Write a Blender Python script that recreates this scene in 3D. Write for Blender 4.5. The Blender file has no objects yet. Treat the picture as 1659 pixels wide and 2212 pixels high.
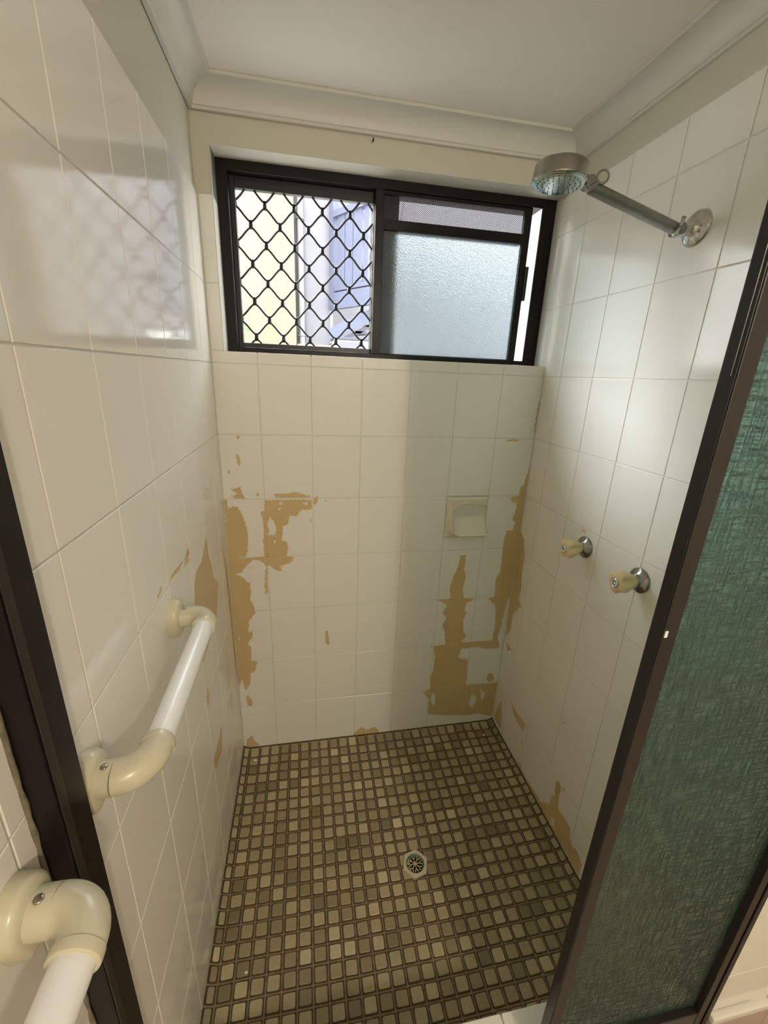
import bpy, bmesh, math, random
import numpy as np
from mathutils import Vector, Matrix
R = math.radians
D = bpy.data
COL = bpy.context.scene.collection
SC = bpy.context.scene
random.seed(7)

# ------------------------------------------------------------------ camera, sky, lamps, exposure
W = 1.0177            # clear width of the shower
cam = D.objects.new('camera', D.cameras.new('camera'))
COL.objects.link(cam)
cam.data.sensor_fit = 'HORIZONTAL'
cam.data.sensor_width = 36.0
cam.data.lens = 36.0 * 904.94 / 1659.0
cam.data.clip_start = 0.01
Rv = Vector((0.98301653, -0.17923364, 0.03941835))
Uv = Vector((0.01914996, 0.31380465, 0.94929443))
Fv = Vector((0.18251516, 0.93241726, -0.31190747))
cam.matrix_world = Matrix(((Rv.x, Uv.x, -Fv.x, 0.2524), (Rv.y, Uv.y, -Fv.y, -1.3109),
                           (Rv.z, Uv.z, -Fv.z, 1.4186), (0, 0, 0, 1)))
SC.camera = cam

world = D.worlds.new('sky'); SC.world = world
world.use_nodes = True
wb = world.node_tree.nodes['Background']
wb.inputs['Color'].default_value = (0.92, 0.97, 1.0, 1)      # even overcast sky
wb.inputs['Strength'].default_value = 10.0

def area(name, loc, rot, sx, sy, watts, col, portal=False):
    l = D.lights.new(name, 'AREA'); l.shape = 'RECTANGLE'; l.size = sx; l.size_y = sy
    l.energy = watts; l.color = col
    o = D.objects.new(name, l); COL.objects.link(o); o.location = loc; o.rotation_euler = rot
    if portal: l.cycles.is_portal = True
    return o
# daylight enters through the window only: a portal tells the sampler where
area('window_portal', (0.53, 0.17, 1.70), (R(-90), 0, 0), 0.96, 0.48, 1.0, (1, 1, 1), True)
# assumed bathroom lamp, unseen behind the photographer, placed by the back wall's shadow edge
lamp = D.lights.new('assumed_bathroom_lamp', 'POINT'); lamp.energy = 38.0; lamp.color = (1.0, 0.91, 0.76)
lamp.shadow_soft_size = 0.045
lo = D.objects.new('assumed_bathroom_lamp', lamp); COL.objects.link(lo); lo.location = (0.771, -2.45, 1.90)

# assumed sun, added and aimed through the open light to brighten the right-hand wall
sun = D.lights.new('added_sun', 'SUN'); sun.energy = 15.0; sun.angle = R(30); sun.color = (0.84, 0.93, 1.0)
so = D.objects.new('added_sun', sun); COL.objects.link(so)
so.rotation_euler = Vector((-0.75, 0.40, 0.36)).to_track_quat('Z', 'Y').to_euler()

vs = SC.view_settings
SC.display_settings.display_device = 'sRGB'
vs.view_transform = 'Standard'; vs.look = 'None'; vs.gamma = 1.0; vs.use_curve_mapping = False
vs.exposure = 0.0
SC.cycles.max_bounces = 14
SC.cycles.diffuse_bounces = 9
SC.cycles.glossy_bounces = 6
SC.cycles.transmission_bounces = 10
SC.cycles.sample_clamp_indirect = 8.0
SC.cycles.use_denoising = True

# ------------------------------------------------------------------ materials
def srgb(r, g, b):
    f = lambda c: (c / 12.92 if c <= 0.04045 else ((c + 0.055) / 1.055) ** 2.4)
    return (f(r / 255), f(g / 255), f(b / 255), 1)

class NT:
    """small node-tree writer"""
    def __init__(s, name):
        s.m = D.materials.new(name); s.m.use_nodes = True
        s.t = s.m.node_tree; s.t.nodes.clear()
        s.out = s.n('ShaderNodeOutputMaterial')
        s.p = s.n('ShaderNodeBsdfPrincipled')
        s.l(s.p.outputs[0], s.out.inputs['Surface'])
    def n(s, kind, **kw):
        x = s.t.nodes.new(kind)
        for k, v in kw.items(): setattr(x, k, v)
        return x
    def l(s, a, b): s.t.links.new(a, b)
    def put(s, sock, v):
        if hasattr(v, 'is_output') or hasattr(v, 'links'): s.l(v, sock)
        else: sock.default_value = v
    def math(s, op, a, b=0.0, c=0.0, clamp=False):
        x = s.n('ShaderNodeMath', operation=op, use_clamp=clamp)
        s.put(x.inputs[0], a); s.put(x.inputs[1], b); s.put(x.inputs[2], c)
        return x.outputs[0]
    def mix(s, f, a, b):
        x = s.n('ShaderNodeMix', data_type='RGBA')
        s.put(x.inputs[0], f); s.put(x.inputs[6], a); s.put(x.inputs[7], b)
        return x.outputs[2]
    def ramp(s, f, stops):
        x = s.n('ShaderNodeValToRGB'); s.put(x.inputs[0], f)
        e = x.color_ramp.elements
        while len(e) < len(stops): e.new(0.5)
        for q, (pos, c) in zip(e, stops): q.position = pos; q.color = c
        return x.outputs[0]
    def pos(s): return s.n('ShaderNodeNewGeometry').outputs['Position']
    def noise(s, scale, detail=3.0, vec=None, rough=0.5):
        x = s.n('ShaderNodeTexNoise'); x.inputs['Scale'].default_value = scale
        x.inputs['Detail'].default_value = detail; x.inputs['Roughness'].default_value = rough
        s.l(vec if vec is not None else s.pos(), x.inputs['Vector'])
        return x.outputs['Fac']
    def bump(s, h, strength, dist, prev=None):
        x = s.n('ShaderNodeBump'); x.inputs['Strength'].default_value = strength
        x.inputs['Distance'].default_value = dist; s.put(x.inputs['Height'], h)
        if prev is not None: s.l(prev, x.inputs['Normal'])
        return x.outputs[0]
    def base(s, c, rough=0.5, metal=0.0, **kw):
        s.put(s.p.inputs['Base Color'], c); s.put(s.p.inputs['Roughness'], rough)
        s.p.inputs['Metallic'].default_value = metal
        for k, v in kw.items(): s.put(s.p.inputs[k], v)
        return s

PAINT = (0.80, 0.78, 0.725, 1)
def paint_mat(name, peel, gloss, wob):
    t = NT(name)
    pos = t.pos()
    big = t.noise(2.2, 3, pos)
    paint = t.mix(t.math('MULTIPLY', big, 0.35), PAINT, (0.785, 0.75, 0.665, 1))
    fine = t.noise(420, 2, pos)
    wobble = t.noise(7, 2, pos)
    nb = t.bump(wobble, 0.35, wob)
    nb = t.bump(fine, 0.06, 0.0006, nb)
    if peel:
        a = t.n('ShaderNodeAttribute', attribute_name='peel')
        jag = t.math('MULTIPLY', t.math('SUBTRACT', t.noise(150, 5, pos, 0.70), 0.5), 0.024)
        sd = t.math('ADD', a.outputs['Fac'], jag)
        m = t.math('MULTIPLY', t.math('ADD', sd, 0.0003), 1600.0, clamp=True)
        rim = t.math('MULTIPLY', t.math('SUBTRACT', 1.0, t.math('ABSOLUTE', t.math('MULTIPLY', t.math('ADD', sd, 0.0012), 900.0)), clamp=True), 0.30)
        tan = t.mix(t.noise(14, 3, pos), (0.55, 0.41, 0.20, 1), (0.62, 0.465, 0.24, 1))
        c = t.mix(rim, paint, (0.90, 0.86, 0.78, 1))
        c = t.mix(m, c, tan)
        nb = t.bump(t.math('SUBTRACT', 1.0, m), 0.5, 0.0008, nb)
        t.base(c, t.math('ADD', gloss, t.math('MULTIPLY', m, 0.12)))
    else:
        t.base(paint, gloss)
    t.p.inputs['Specular IOR Level'].default_value = 0.5
    t.l(nb, t.p.inputs['Normal'])
    return t.m

M = {}
M['tile'] = paint_mat('painted_tile', False, 0.12, 0.002)
M['tile_gloss'] = paint_mat('painted_tile_gloss', False, 0.075, 0.0015)
M['tile_dull'] = paint_mat('painted_tile_dull', False, 0.27, 0.002)
M['tile_peel'] = paint_mat('painted_tile_peeling', True, 0.25, 0.002)
t = NT('painted_joint'); t.base(t.mix(t.noise(30, 3), (0.63, 0.605, 0.535, 1), (0.69, 0.665, 0.60, 1)), 0.45); M['joint'] = t.m
t = NT('shaded_joint'); t.base(t.mix(t.noise(30, 3), (0.48, 0.46, 0.395, 1), (0.60, 0.575, 0.51, 1)), 0.5); M['joint_shaded'] = t.m  # darker joint copy: shade in the left wall's joints put into its colour
t = NT('bare_joint'); t.base((0.60, 0.45, 0.26, 1), 0.7); M['joint_bare'] = t.m
t = NT('wall_paint'); t.base(t.mix(t.noise(3, 3), (0.54, 0.515, 0.425, 1), (0.58, 0.55, 0.46, 1)), 0.42)
t.l(t.bump(t.noise(60, 4), 0.15, 0.002), t.p.inputs['Normal']); M['plaster'] = t.m
t = NT('bathroom_paint'); t.base((0.74, 0.71, 0.64, 1), 0.5); M['bathpaint'] = t.m
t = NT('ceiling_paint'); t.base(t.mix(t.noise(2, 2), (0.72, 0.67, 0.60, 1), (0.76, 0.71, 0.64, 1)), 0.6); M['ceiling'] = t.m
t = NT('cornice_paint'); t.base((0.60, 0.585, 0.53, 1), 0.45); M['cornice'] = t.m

# dark brown window and screen aluminium
t = NT('brown_aluminium')
t.base(t.mix(t.noise(40, 4), (0.005, 0.0036, 0.0034, 1), (0.009, 0.0063, 0.0055, 1)), 0.36, 0.0)
t.p.inputs['Specular IOR Level'].default_value = 0.22; M['brown'] = t.m
t = NT('bronze_aluminium'); t.base(t.mix(t.noise(60, 4), (0.0125, 0.0085, 0.0065, 1), (0.017, 0.0115, 0.0085, 1)), 0.42); M['bronze'] = t.m
t = NT('black_powder_coat'); t.base((0.008, 0.008, 0.010, 1), 0.35); M['black'] = t.m

# obscure window glass: fine granular rolled surface
t = NT('frosted_glass')
t.base((0.315, 0.355, 0.36, 1), 0.40, 0.0)
t.p.inputs['Transmission Weight'].default_value = 1.0
v = t.n('ShaderNodeTexVoronoi'); v.inputs['Scale'].default_value = 330; t.l(t.pos(), v.inputs['Vector'])
t.l(t.bump(t.math('ADD', v.outputs['Distance'], t.math('MULTIPLY', t.noise(120, 3), 0.8)), 0.36, 0.002), t.p.inputs['Normal']); M['frosted'] = t.m

# green cross-hatched obscure glass of the shower screen
t = NT('green_patterned_glass')
pos = t.pos()
def streaks(sx, sz, sc):
    mp = t.n('ShaderNodeMapping'); mp.inputs['Scale'].default_value = (sx, 1, sz); t.l(pos, mp.inputs['Vector'])
    return t.noise(sc, 3, mp.outputs[0], 0.6)
h = t.math('MAXIMUM', streaks(1.0, 13.0, 26), streaks(12.0, 1.0, 26))
h = t.math('ADD', t.math('MULTIPLY', t.math('SUBTRACT', h, 0.5, clamp=True), 2.4), t.math('MULTIPLY', t.noise(300, 2, pos), 0.15))
t.base((0.245, 0.50, 0.46, 1), 0.10)
t.p.inputs['Transmission Weight'].default_value = 1.0
t.p.inputs['IOR'].default_value = 1.5
t.l(t.bump(h, 0.7, 0.004), t.p.inputs['Normal']); M['green_glass'] = t.m

t = NT('chrome'); t.base((0.62, 0.62, 0.60, 1), t.math('ADD', 0.07, t.math('MULTIPLY', t.noise(90, 3), 0.16)), 1.0); M['chrome'] = t.m
t = NT('worn_chrome'); t.base(t.mix(t.noise(60, 4), (0.24, 0.235, 0.225, 1), (0.38, 0.37, 0.35, 1)), t.math('ADD', 0.22, t.math('MULTIPLY', t.noise(160, 3), 0.25)), 1.0); M['worn'] = t.m
t = NT('rose_chrome'); t.base((0.36, 0.355, 0.34, 1), t.math('ADD', 0.10, t.math('MULTIPLY', t.noise(60, 3), 0.14)), 1.0); M['rose'] = t.m
t = NT('spray_plate'); t.base(t.mix(t.noise(35, 3), (0.22, 0.34, 0.27, 1), (0.62, 0.64, 0.60, 1)), 0.20, 1.0); M['plate'] = t.m
t = NT('cream_plastic'); t.base((0.60, 0.56, 0.41, 1), 0.26); M['cream'] = t.m
t = NT('tap_plastic'); t.base((0.72, 0.58, 0.33, 1), 0.28); M['tapcream'] = t.m
t = NT('white_tube'); t.base((0.86, 0.86, 0.86, 1), 0.22); M['white'] = t.m
t = NT('tap_cap'); t.base((0.80, 0.80, 0.78, 1), 0.35); M['cap'] = t.m
t = NT('letter_ink'); t.base((0.03, 0.03, 0.03, 1), 0.5); M['ink'] = t.m
t = NT('screw_steel'); t.base((0.40, 0.36, 0.30, 1), 0.35, 1.0); M['screw'] = t.m
t = NT('ceramic'); t.base((0.70, 0.655, 0.535, 1), 0.16); M['ceramic'] = t.m
t = NT('sealant'); t.base(t.mix(t.noise(120, 4), (0.03, 0.03, 0.018, 1), (0.28, 0.24, 0.15, 1)), 0.6); M['caulk'] = t.m

# mosaic floor
def mosaic_mat(name, island):
    t = NT(name)
    r = (t.n('ShaderNodeNewGeometry').outputs['Random Per Island'] if island else t.n('ShaderNodeObjectInfo').outputs['Random'])
    c = t.ramp(r, [(0.0, (0.200, 0.163, 0.088, 1)), (0.08, (0.260, 0.213, 0.118, 1)), (0.35, (0.330, 0.274, 0.158, 1)),
                   (0.65, (0.372, 0.315, 0.185, 1)), (0.86, (0.410, 0.352, 0.212, 1)), (0.95, (0.470, 0.410, 0.248, 1)), (1.0, (0.540, 0.480, 0.310, 1))])
    k = t.math('ADD', 0.62, t.math('ADD', t.math('MULTIPLY', t.noise(150, 3), 0.34), t.math('MULTIPLY', t.noise(5, 3), 0.42)))
    x = t.n('ShaderNodeMix', data_type='RGBA', blend_type='MULTIPLY'); x.inputs[0].default_value = 1.0
    t.l(c, x.inputs[6]); cc = t.n('ShaderNodeCombineColor')
    for i in range(3): t.l(k, cc.inputs[i])
    t.l(cc.outputs[0], x.inputs[7])
    t.base(x.outputs[2], 0.42)
    t.l(t.bump(t.noise(90, 3), 0.25, 0.002), t.p.inputs['Normal'])
    return t.m
M['mosaic'] = mosaic_mat('mosaic_tile', False)
M['mosaic_far'] = mosaic_mat('mosaic_tile_far', True)
PX, PY, X0, Y0 = 0.0372, 0.0366, 0.0245, -0.0438
t = NT('mosaic_grout')
sp = t.n('ShaderNodeSeparateXYZ'); t.l(t.pos(), sp.inputs[0])
def line_dist(s, off, pitch):
    f = t.math('FRACT', t.math('ADD', t.math('DIVIDE', t.math('SUBTRACT', s, off), pitch), 100.5))
    return t.math('MULTIPLY', t.math('ABSOLUTE', t.math('SUBTRACT', f, 0.5)), pitch)
dm = t.math('MINIMUM', line_dist(sp.outputs[0], X0, PX), line_dist(sp.outputs[1], Y0, PY))
e = t.math('ADD', dm, t.math('MULTIPLY', t.math('SUBTRACT', t.noise(70, 4), 0.5), 0.003))
gr = t.ramp(t.math('MULTIPLY', e, 200.0), [(0.0, (0.270, 0.200, 0.112, 1)), (0.16, (0.235, 0.170, 0.092, 1)), (0.46, (0.075, 0.049, 0.019, 1)), (1.0, (0.066, 0.043, 0.017, 1))])
t.base(gr, 0.7); M['grout'] = t.m
t = NT('drain_plastic'); t.base(t.mix(t.noise(80, 3), (0.50, 0.46, 0.33, 1), (0.60, 0.56, 0.43, 1)), 0.45); M['drain'] = t.m
t = NT('verdigris'); t.base(t.mix(t.noise(150, 3), (0.07, 0.12, 0.075, 1), (0.16, 0.20, 0.12, 1)), 0.5); M['verdigris'] = t.m
t = NT('drain_grate'); t.base(t.mix(t.noise(200, 3), (0.58, 0.48, 0.27, 1), (0.74, 0.66, 0.46, 1)), 0.4); M['grate'] = t.m
t = NT('drain_hole'); t.base((0.012, 0.009, 0.005, 1), 0.6); M['hole'] = t.m
t = NT('bathroom_floor'); t.base((0.42, 0.36, 0.28, 1), 0.5); M['bathfloor'] = t.m
t = NT('pink_tile'); t.base(t.mix(t.noise(9, 3), (0.44, 0.34, 0.28, 1), (0.50, 0.40, 0.33, 1)), 0.35); M['pink'] = t.m

# outdoors
HB = 3.9
t = NT('yellow_stucco')
mp = t.n('ShaderNodeMapping'); mp.inputs['Scale'].default_value = (6, 1, 0.5); t.l(t.pos(), mp.inputs['Vector'])
c = t.mix(t.math('MULTIPLY', t.noise(1.0, 3, mp.outputs[0]), 0.9), (0.175, 0.162, 0.110, 1), (0.150, 0.123, 0.068, 1))
mp2 = t.n('ShaderNodeMapping'); mp2.inputs['Scale'].default_value = (1.2, 1, 5); t.l(t.pos(), mp2.inputs['Vector'])
cr = t.math('MULTIPLY', t.math('SUBTRACT', t.noise(3.5, 6, mp2.outputs[0], 0.7), 0.60, clamp=True), 5.0, clamp=True)
t.base(t.mix(t.math('MULTIPLY', cr, 0.5), c, (0.08, 0.073, 0.05, 1)), 0.9)
t.l(t.bump(t.noise(30, 5), 0.5, 0.02), t.p.inputs['Normal']); M['stucco'] = t.m
t = NT('grey_render'); t.base(t.mix(t.noise(8, 5), (0.15, 0.142, 0.155, 1), (0.18, 0.172, 0.185, 1)), 0.9); M['render'] = t.m
t = NT('white_pvc'); t.base((0.24, 0.23, 0.23, 1), 0.5); M['pvc'] = t.m
t = NT('blue_timber'); t.base(t.mix(t.noise(20, 3), (0.065, 0.069, 0.105, 1), (0.085, 0.09, 0.13, 1)), 0.6); M['blue'] = t.m
t = NT('dark_timber'); t.base((0.045, 0.045, 0.06, 1), 0.6); M['darkblue'] = t.m
t = NT('leaf'); t.base(t.mix(t.noise(40, 2), (0.10, 0.26, 0.08, 1), (0.22, 0.40, 0.16, 1)), 0.5); M['leaf'] = t.m
t = NT('red_brick'); t.base(t.mix(t.noise(30, 2), (0.16, 0.09, 0.07, 1), (0.24, 0.13, 0.10, 1)), 0.8); M['brick'] = t.m
t = NT('concrete'); t.base(t.mix(t.noise(5, 4), (0.40, 0.39, 0.37, 1), (0.50, 0.49, 0.46, 1)), 0.9); M['concrete'] = t.m
t = NT('dark_lattice'); t.base((0.10, 0.09, 0.11, 1), 0.7); M['lattice'] = t.m

# ------------------------------------------------------------------ mesh helpers
def me_from(name, verts, faces, mat, smooth=False):
    me = D.meshes.new(name); me.from_pydata([tuple(v) for v in verts], [], faces); me.update()
    if mat is not None: me.materials.append(M[mat] if isinstance(mat, str) else mat)
    if smooth:
        me.polygons.foreach_set('use_smooth', [True] * len(me.polygons))
    return me
def fix(me):
    bm = bmesh.new(); bm.from_mesh(me); bmesh.ops.recalc_face_normals(bm, faces=bm.faces); bm.to_mesh(me); bm.free(); return me
def obj(name, me, parent=None, loc=(0, 0, 0), label=None):
    o = D.objects.new(name, me); COL.objects.link(o)
    off = Vector(loc); p = parent
    while p is not None: off -= p.location; p = p.parent
    o.location = off; o.parent = parent
    if label: o['label'] = label
    return o
def empty(name, loc, label, cat, group=None, kind=None, rotz=0):
    o = D.objects.new(name, None); COL.objects.link(o); o.location = loc; o.rotation_euler.z = rotz
    o.empty_display_size = 0.05
    return tag(o, label, cat, group, kind)
def tag(o, label, cat, group=None, kind=None):
    o['label'] = label; o['category'] = cat
    if group: o['group'] = group
    if kind: o['kind'] = kind
    return o
class MB:
    def __init__(s): s.v = []; s.f = []
    def add(s, v, f):
        n = len(s.v); s.v += [tuple(p) for p in v]; s.f += [tuple(i + n for i in q) for q in f]; return s
    def box(s, x0, x1, y0, y1, z0, z1):
        v = [(x, y, z) for x in (x0, x1) for y in (y0, y1) for z in (z0, z1)]
        return s.add(v, [(0, 1, 3, 2), (4, 6, 7, 5), (0, 4, 5, 1), (2, 3, 7, 6), (0, 2, 6, 4), (1, 5, 7, 3)])
    def bbox(s, x0, x1, y0, y1, z0, z1, b=0.001):
        bm = bmesh.new(); r = bmesh.ops.create_cube(bm, size=1)
        for q in bm.verts:
            q.co = Vector((x0 + (q.co.x + .5) * (x1 - x0), y0 + (q.co.y + .5) * (y1 - y0), z0 + (q.co.z + .5) * (z1 - z0)))
        bmesh.ops.bevel(bm, geom=list(bm.edges), offset=b, segments=2, affect='EDGES', profile=0.5)
        s.add([q.co[:] for q in bm.verts], [[q.index for q in f.verts] for f in bm.faces]); bm.free(); return s
    def tube(s, pts, rad, n=16, caps=True, closed=False):
        pts = [Vector(p) for p in pts]; k = len(pts)
        rr = rad if isinstance(rad, (list, tuple)) else [rad] * k
        tang = []
        for i in range(k):
            a = pts[(i - 1) % k] if (i > 0 or closed) else pts[i]; b = pts[(i + 1) % k] if (i < k - 1 or closed) else pts[i]
            tang.append((b - a).normalized())
        ref = Vector((0, 0, 1)) if abs(tang[0].z) < 0.9 else Vector((1, 0, 0))
        u = tang[0].cross(ref).normalized(); vs, fs = [], []
        for i in range(k):
            u = (u - tang[i] * u.dot(tang[i])).normalized(); w = tang[i].cross(u)
            for j in range(n):
                a = 2 * math.pi * j / n
                vs.append(pts[i] + (u * math.cos(a) + w * math.sin(a)) * rr[i])
        for i in range(k if closed else k - 1):
            for j in range(n):
                a, b = i * n + j, i * n + (j + 1) % n; c = ((i + 1) % k) * n
                fs.append((a, b, c + (j + 1) % n, c + j))
        if caps and not closed:
            fs.append(tuple(range(n))[::-1]); fs.append(tuple((k - 1) * n + j for j in range(n)))
        return s.add(vs, fs)
    def lathe(s, prof, origin, axis, n=40, lobes=None):
        """prof: (distance along axis, radius)"""
        axis = Vector(axis).normalized(); o = Vector(origin)
        ref = Vector((0, 0, 1)) if abs(axis.z) < 0.9 else Vector((0, 1, 0))
        u = ref.cross(axis).normalized(); w = axis.cross(u)
        vs, fs = [], []
        for i, (d, r) in enumerate(prof):
            for j in range(n):
                a = 2 * math.pi * j / n; q = r * (lobes(i, a) if lobes else 1.0)
                vs.append(o + axis * d + (u * math.cos(a) + w * math.sin(a)) * q)
        for i in range(len(prof) - 1):
            for j in range(n):
                fs.append((i * n + j, i * n + (j + 1) % n, (i + 1) * n + (j + 1) % n, (i + 1) * n + j))
        fs.append(tuple(range(n))[::-1]); fs.append(tuple((len(prof) - 1) * n + j for j in range(n)))
        return s.add(vs, fs)
    def mesh(s, name, mat, smooth=False, angle=None):
        me = fix(me_from(name, s.v, s.f, mat, smooth or angle is not None))
        if angle is not None: me.set_sharp_from_angle(angle=R(angle))
        return me
    def build(s, name, mat, parent=None, smooth=False, angle=None, label=None, origin=None):
        if origin is None:
            a = np.array(s.v); origin = tuple((a.min(0) + a.max(0)) / 2)
        s.v = [(x - origin[0], y - origin[1], z - origin[2]) for x, y, z in s.v]
        return obj(name, s.mesh(name, mat, smooth, angle), parent, origin, label)

# ------------------------------------------------------------------ peel outlines (metres on each wall, from the floor datum)
PEEL_BACK = [[(.002,1.031),(.012,1.03),(.012,.999),(.026,1.009),(.042,1.006),(.054,.981),(.059,.959),(.066,.929),(.067,.901),(.064,.87),(.057,.834),(-.001,.832),(.001,.919),(.002,.991)],[(.124,1.027),(.246,1.028),(.271,1.023),(.271,.993),(.237,.993),(.222,.971),(.198,.973),(.193,.944),(.176,.937),(.173,.888),(.188,.885),(.191,.862),(.185,.832),(.208,.826),(.199,.807),(.177,.8),(.161,.795),(.173,.775),(.15,.781),(.128,.802),(.122,.794),(.111,.808),(.097,.821),(.078,.822),(.06,.807),(.045,.791),(.04,.778),(.018,.775),(.043,.759),(.064,.731),(.066,.697),(-.002,.702),(-.001,.833),(.061,.832),(.114,.833),(.112,.89),(.118,.918),(.116,.964),(.109,.988),(.121,.991)],[(-.003,.745),(.064,.741),(.064,.718),(.06,.678),(.068,.658),(.075,.626),(.051,.59),(.047,.548),(.061,.554),(.061,.533),(.041,.502),(.054,.49),(.049,.431),(.071,.425),(.062,.385),(.045,.379),(.04,.329),(.023,.304),(.017,.324),(.016,.355),(.0,.326),(.001,.429),(-.001,.573),(-.002,.676)],[(.022,.276),(.031,.283),(.045,.249),(.041,.23),(.028,.231)],[(.005,.033),(.013,.075),(.033,.093),(.041,.066),(.059,.042),(.026,.034)],[(.024,1.064),(.056,1.072),(.057,1.051),(.068,1.033),(.036,1.033),(.025,1.042),(.045,1.048)],[(.154,1.048),(.191,1.048),(.216,1.053),(.269,1.039),(.26,1.033),(.157,1.034)],[(.048,1.171),(.056,1.171),(.059,1.146),(.054,1.133),(.048,1.155)],[(.274,1.036),(.291,1.036),(.288,1.015),(.275,1.009)],[(.052,1.23),(.063,1.23),(.06,1.219),(.051,1.219)],[(.109,1.045),(.107,1.041),(.103,1.04),(.099,1.043),(.099,1.047),(.103,1.05),(.108,1.049)],[(.308,1.026),(.326,1.026),(.317,1.018)],[(.273,.956),(.271,.953),(.266,.952),(.263,.954),(.263,.958),(.266,.96),(.271,.959)],[(.027,1.119),(.026,1.114),(.022,1.113),(.02,1.116),(.021,1.121),(.023,1.124),(.026,1.123)],[(.116,.788),(.123,.794),(.117,.7),(.113,.7),(.111,.748)],[(.109,.736),(.121,.735),(.12,.702),(.111,.69),(.11,.719)],[(.311,.532),(.32,.536),(.328,.48),(.32,.471),(.311,.491)],[(.421,.046),(.456,.074),(.474,.055),(.509,.067),(.528,.042),(.493,.021),(.43,.026)],[(.798,.813),(.816,.808),(.82,.783),(.816,.755),(.827,.723),(.82,.678),(.827,.633),(.876,.625),(.842,.613),(.837,.586),(.843,.564),(.835,.534),(.844,.481),(.856,.471),(.837,.437),(.902,.435),(.968,.436),(.967,.462),(.971,.497),(.96,.594),(.938,.613),(.928,.626),(.951,.631),(.946,.704),(.961,.736),(.958,.816),(.958,.871),(.966,.901),(1.02,.899),(1.025,.733),(1.02,.633),(1.007,.608),(1.001,.565),(.997,.504),(.987,.451),(1.001,.408),(.999,.395),(.948,.397),(.905,.412),(.864,.407),(.84,.409),(.834,.364),(.872,.355),(.877,.284),(.877,.232),(.969,.228),(1.026,.226),(1.025,.164),(1.022,.087),(1.018,.051),(.953,.075),(.9,.072),(.791,.087),(.727,.101),(.725,.175),(.697,.218),(.729,.229),(.721,.282),(.734,.318),(.733,.388),(.726,.424),(.706,.431),(.773,.433),(.763,.496),(.751,.523),(.767,.548),(.749,.575),(.765,.607),(.725,.632),(.774,.635),(.768,.681),(.777,.725),(.792,.764)],[(.998,.254),(.994,.236),(.98,.233),(.966,.247),(.964,.268),(.974,.279),(.989,.273)],[(1.012,1.136),(1.019,1.111),(1.019,1.041),(1.015,1.023),(1.021,.97),(1.018,.943),(1.017,.86),(1.021,.794),(.967,.796),(.96,.862),(.962,.889),(.986,.9),(.992,.932),(.979,.944),(.988,.981),(.987,1.005),(.967,1.008),(.956,1.026),(.991,1.031),(.992,1.06),(1.004,1.07),(1.01,1.116)],[(1.013,1.353),(1.018,1.353),(1.018,1.307),(1.017,1.267),(1.014,1.251),(1.012,1.277)],[(.92,1.227),(.961,1.228),(.959,1.222),(.922,1.222)]]
HOLE_BACK = [[(.138,.971),(.145,.96),(.156,.939),(.152,.908),(.127,.909),(.135,.927),(.129,.943)],[(.18,1.015),(.177,1.012),(.172,1.011),(.167,1.014),(.167,1.017),(.172,1.02),(.177,1.019)],[(.259,1.014),(.256,1.01),(.25,1.01),(.245,1.012),(.245,1.016),(.25,1.019),(.256,1.018)],[(.174,.998),(.172,.993),(.169,.992),(.166,.995),(.166,1.0),(.169,1.004),(.172,1.002)],[(.151,.884),(.15,.879),(.148,.878),(.146,.882),(.146,.887),(.148,.891),(.15,.889)],[(.91,.183),(.934,.16),(.923,.105),(.901,.128)],[(.944,.203),(.969,.175),(.958,.136)],[(.737,.208),(.751,.197),(.753,.137),(.736,.164)],[(.016,.524),(.014,.516),(.012,.514),(.011,.52),(.011,.529),(.013,.535),(.015,.532)]]
PEEL_RIGHT = [[(-.004,.897),(-.032,.877),(-.054,.826),(-.053,.767),(-.064,.693),(-.058,.649),(-.081,.634),(-.037,.574),(-.035,.498),(-.009,.455),(-.003,.522),(-.003,.635),(.002,.829)],[(-.015,.436),(-.062,.433),(-.036,.406)],[(-.112,.233),(-.169,.228),(-.227,.234),(-.224,.195),(-.194,.196),(-.154,.199)],[(-.015,.086),(-.048,.182),(-.07,.123),(-.075,.057),(-.019,.054)],[(-.443,.228),(-.46,.216),(-.461,.176),(-.468,.134),(-.498,.141),(-.534,.141),(-.539,.107),(-.583,.106),(-.601,.093),(-.603,.041),(-.553,.043),(-.512,.041),(-.446,.037),(-.396,.038),(-.344,.039),(-.289,.036),(-.21,.046),(-.237,.061),(-.284,.05),(-.365,.057),(-.39,.061),(-.431,.106),(-.428,.137),(-.442,.164),(-.435,.198)],[(-.416,.382),(-.435,.371),(-.429,.373)],[(-.399,.429),(-.421,.426),(-.41,.419)],[(-.222,.15),(-.234,.158),(-.236,.127)],[(-.463,.224),(-.478,.226),(-.48,.219),(-.468,.217)],[(-.305,1.03),(-.318,1.028),(-.33,1.028),(-.342,1.026),(-.33,1.015),(-.322,1.025)]]
HOLE_RIGHT = [[(-.443,.065),(-.465,.087),(-.469,.057),(-.455,.046)],[(-.539,.107),(-.542,.131),(-.564,.106),(-.558,.093)]]
PEEL_LEFT = [[(-.253,1.008),(-.239,.938),(-.204,.863),(-.164,.833),(-.218,.761),(-.331,.746),(-.401,.738),(-.41,.826),(-.413,.901),(-.405,.937),(-.378,.968),(-.319,.969)],[(-.415,1.052),(-.408,1.028),(-.43,1.016),(-.459,1.022),(-.434,1.04)],[(-.467,1.038),(-.487,1.028),(-.561,1.038),(-.536,1.043)],[(-.387,.657),(-.37,.615),(-.401,.604),(-.409,.645)],[(-.285,.436),(-.311,.367),(-.394,.386),(-.411,.436),(-.351,.436)],[(-.075,.904),(-.03,.835),(-.008,.632),(-.005,.356),(-.028,.418),(-.043,.621),(-.061,.825)],[(-.598,1.05),(-.597,1.042),(-.623,1.037),(-.624,1.043)]]

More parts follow.
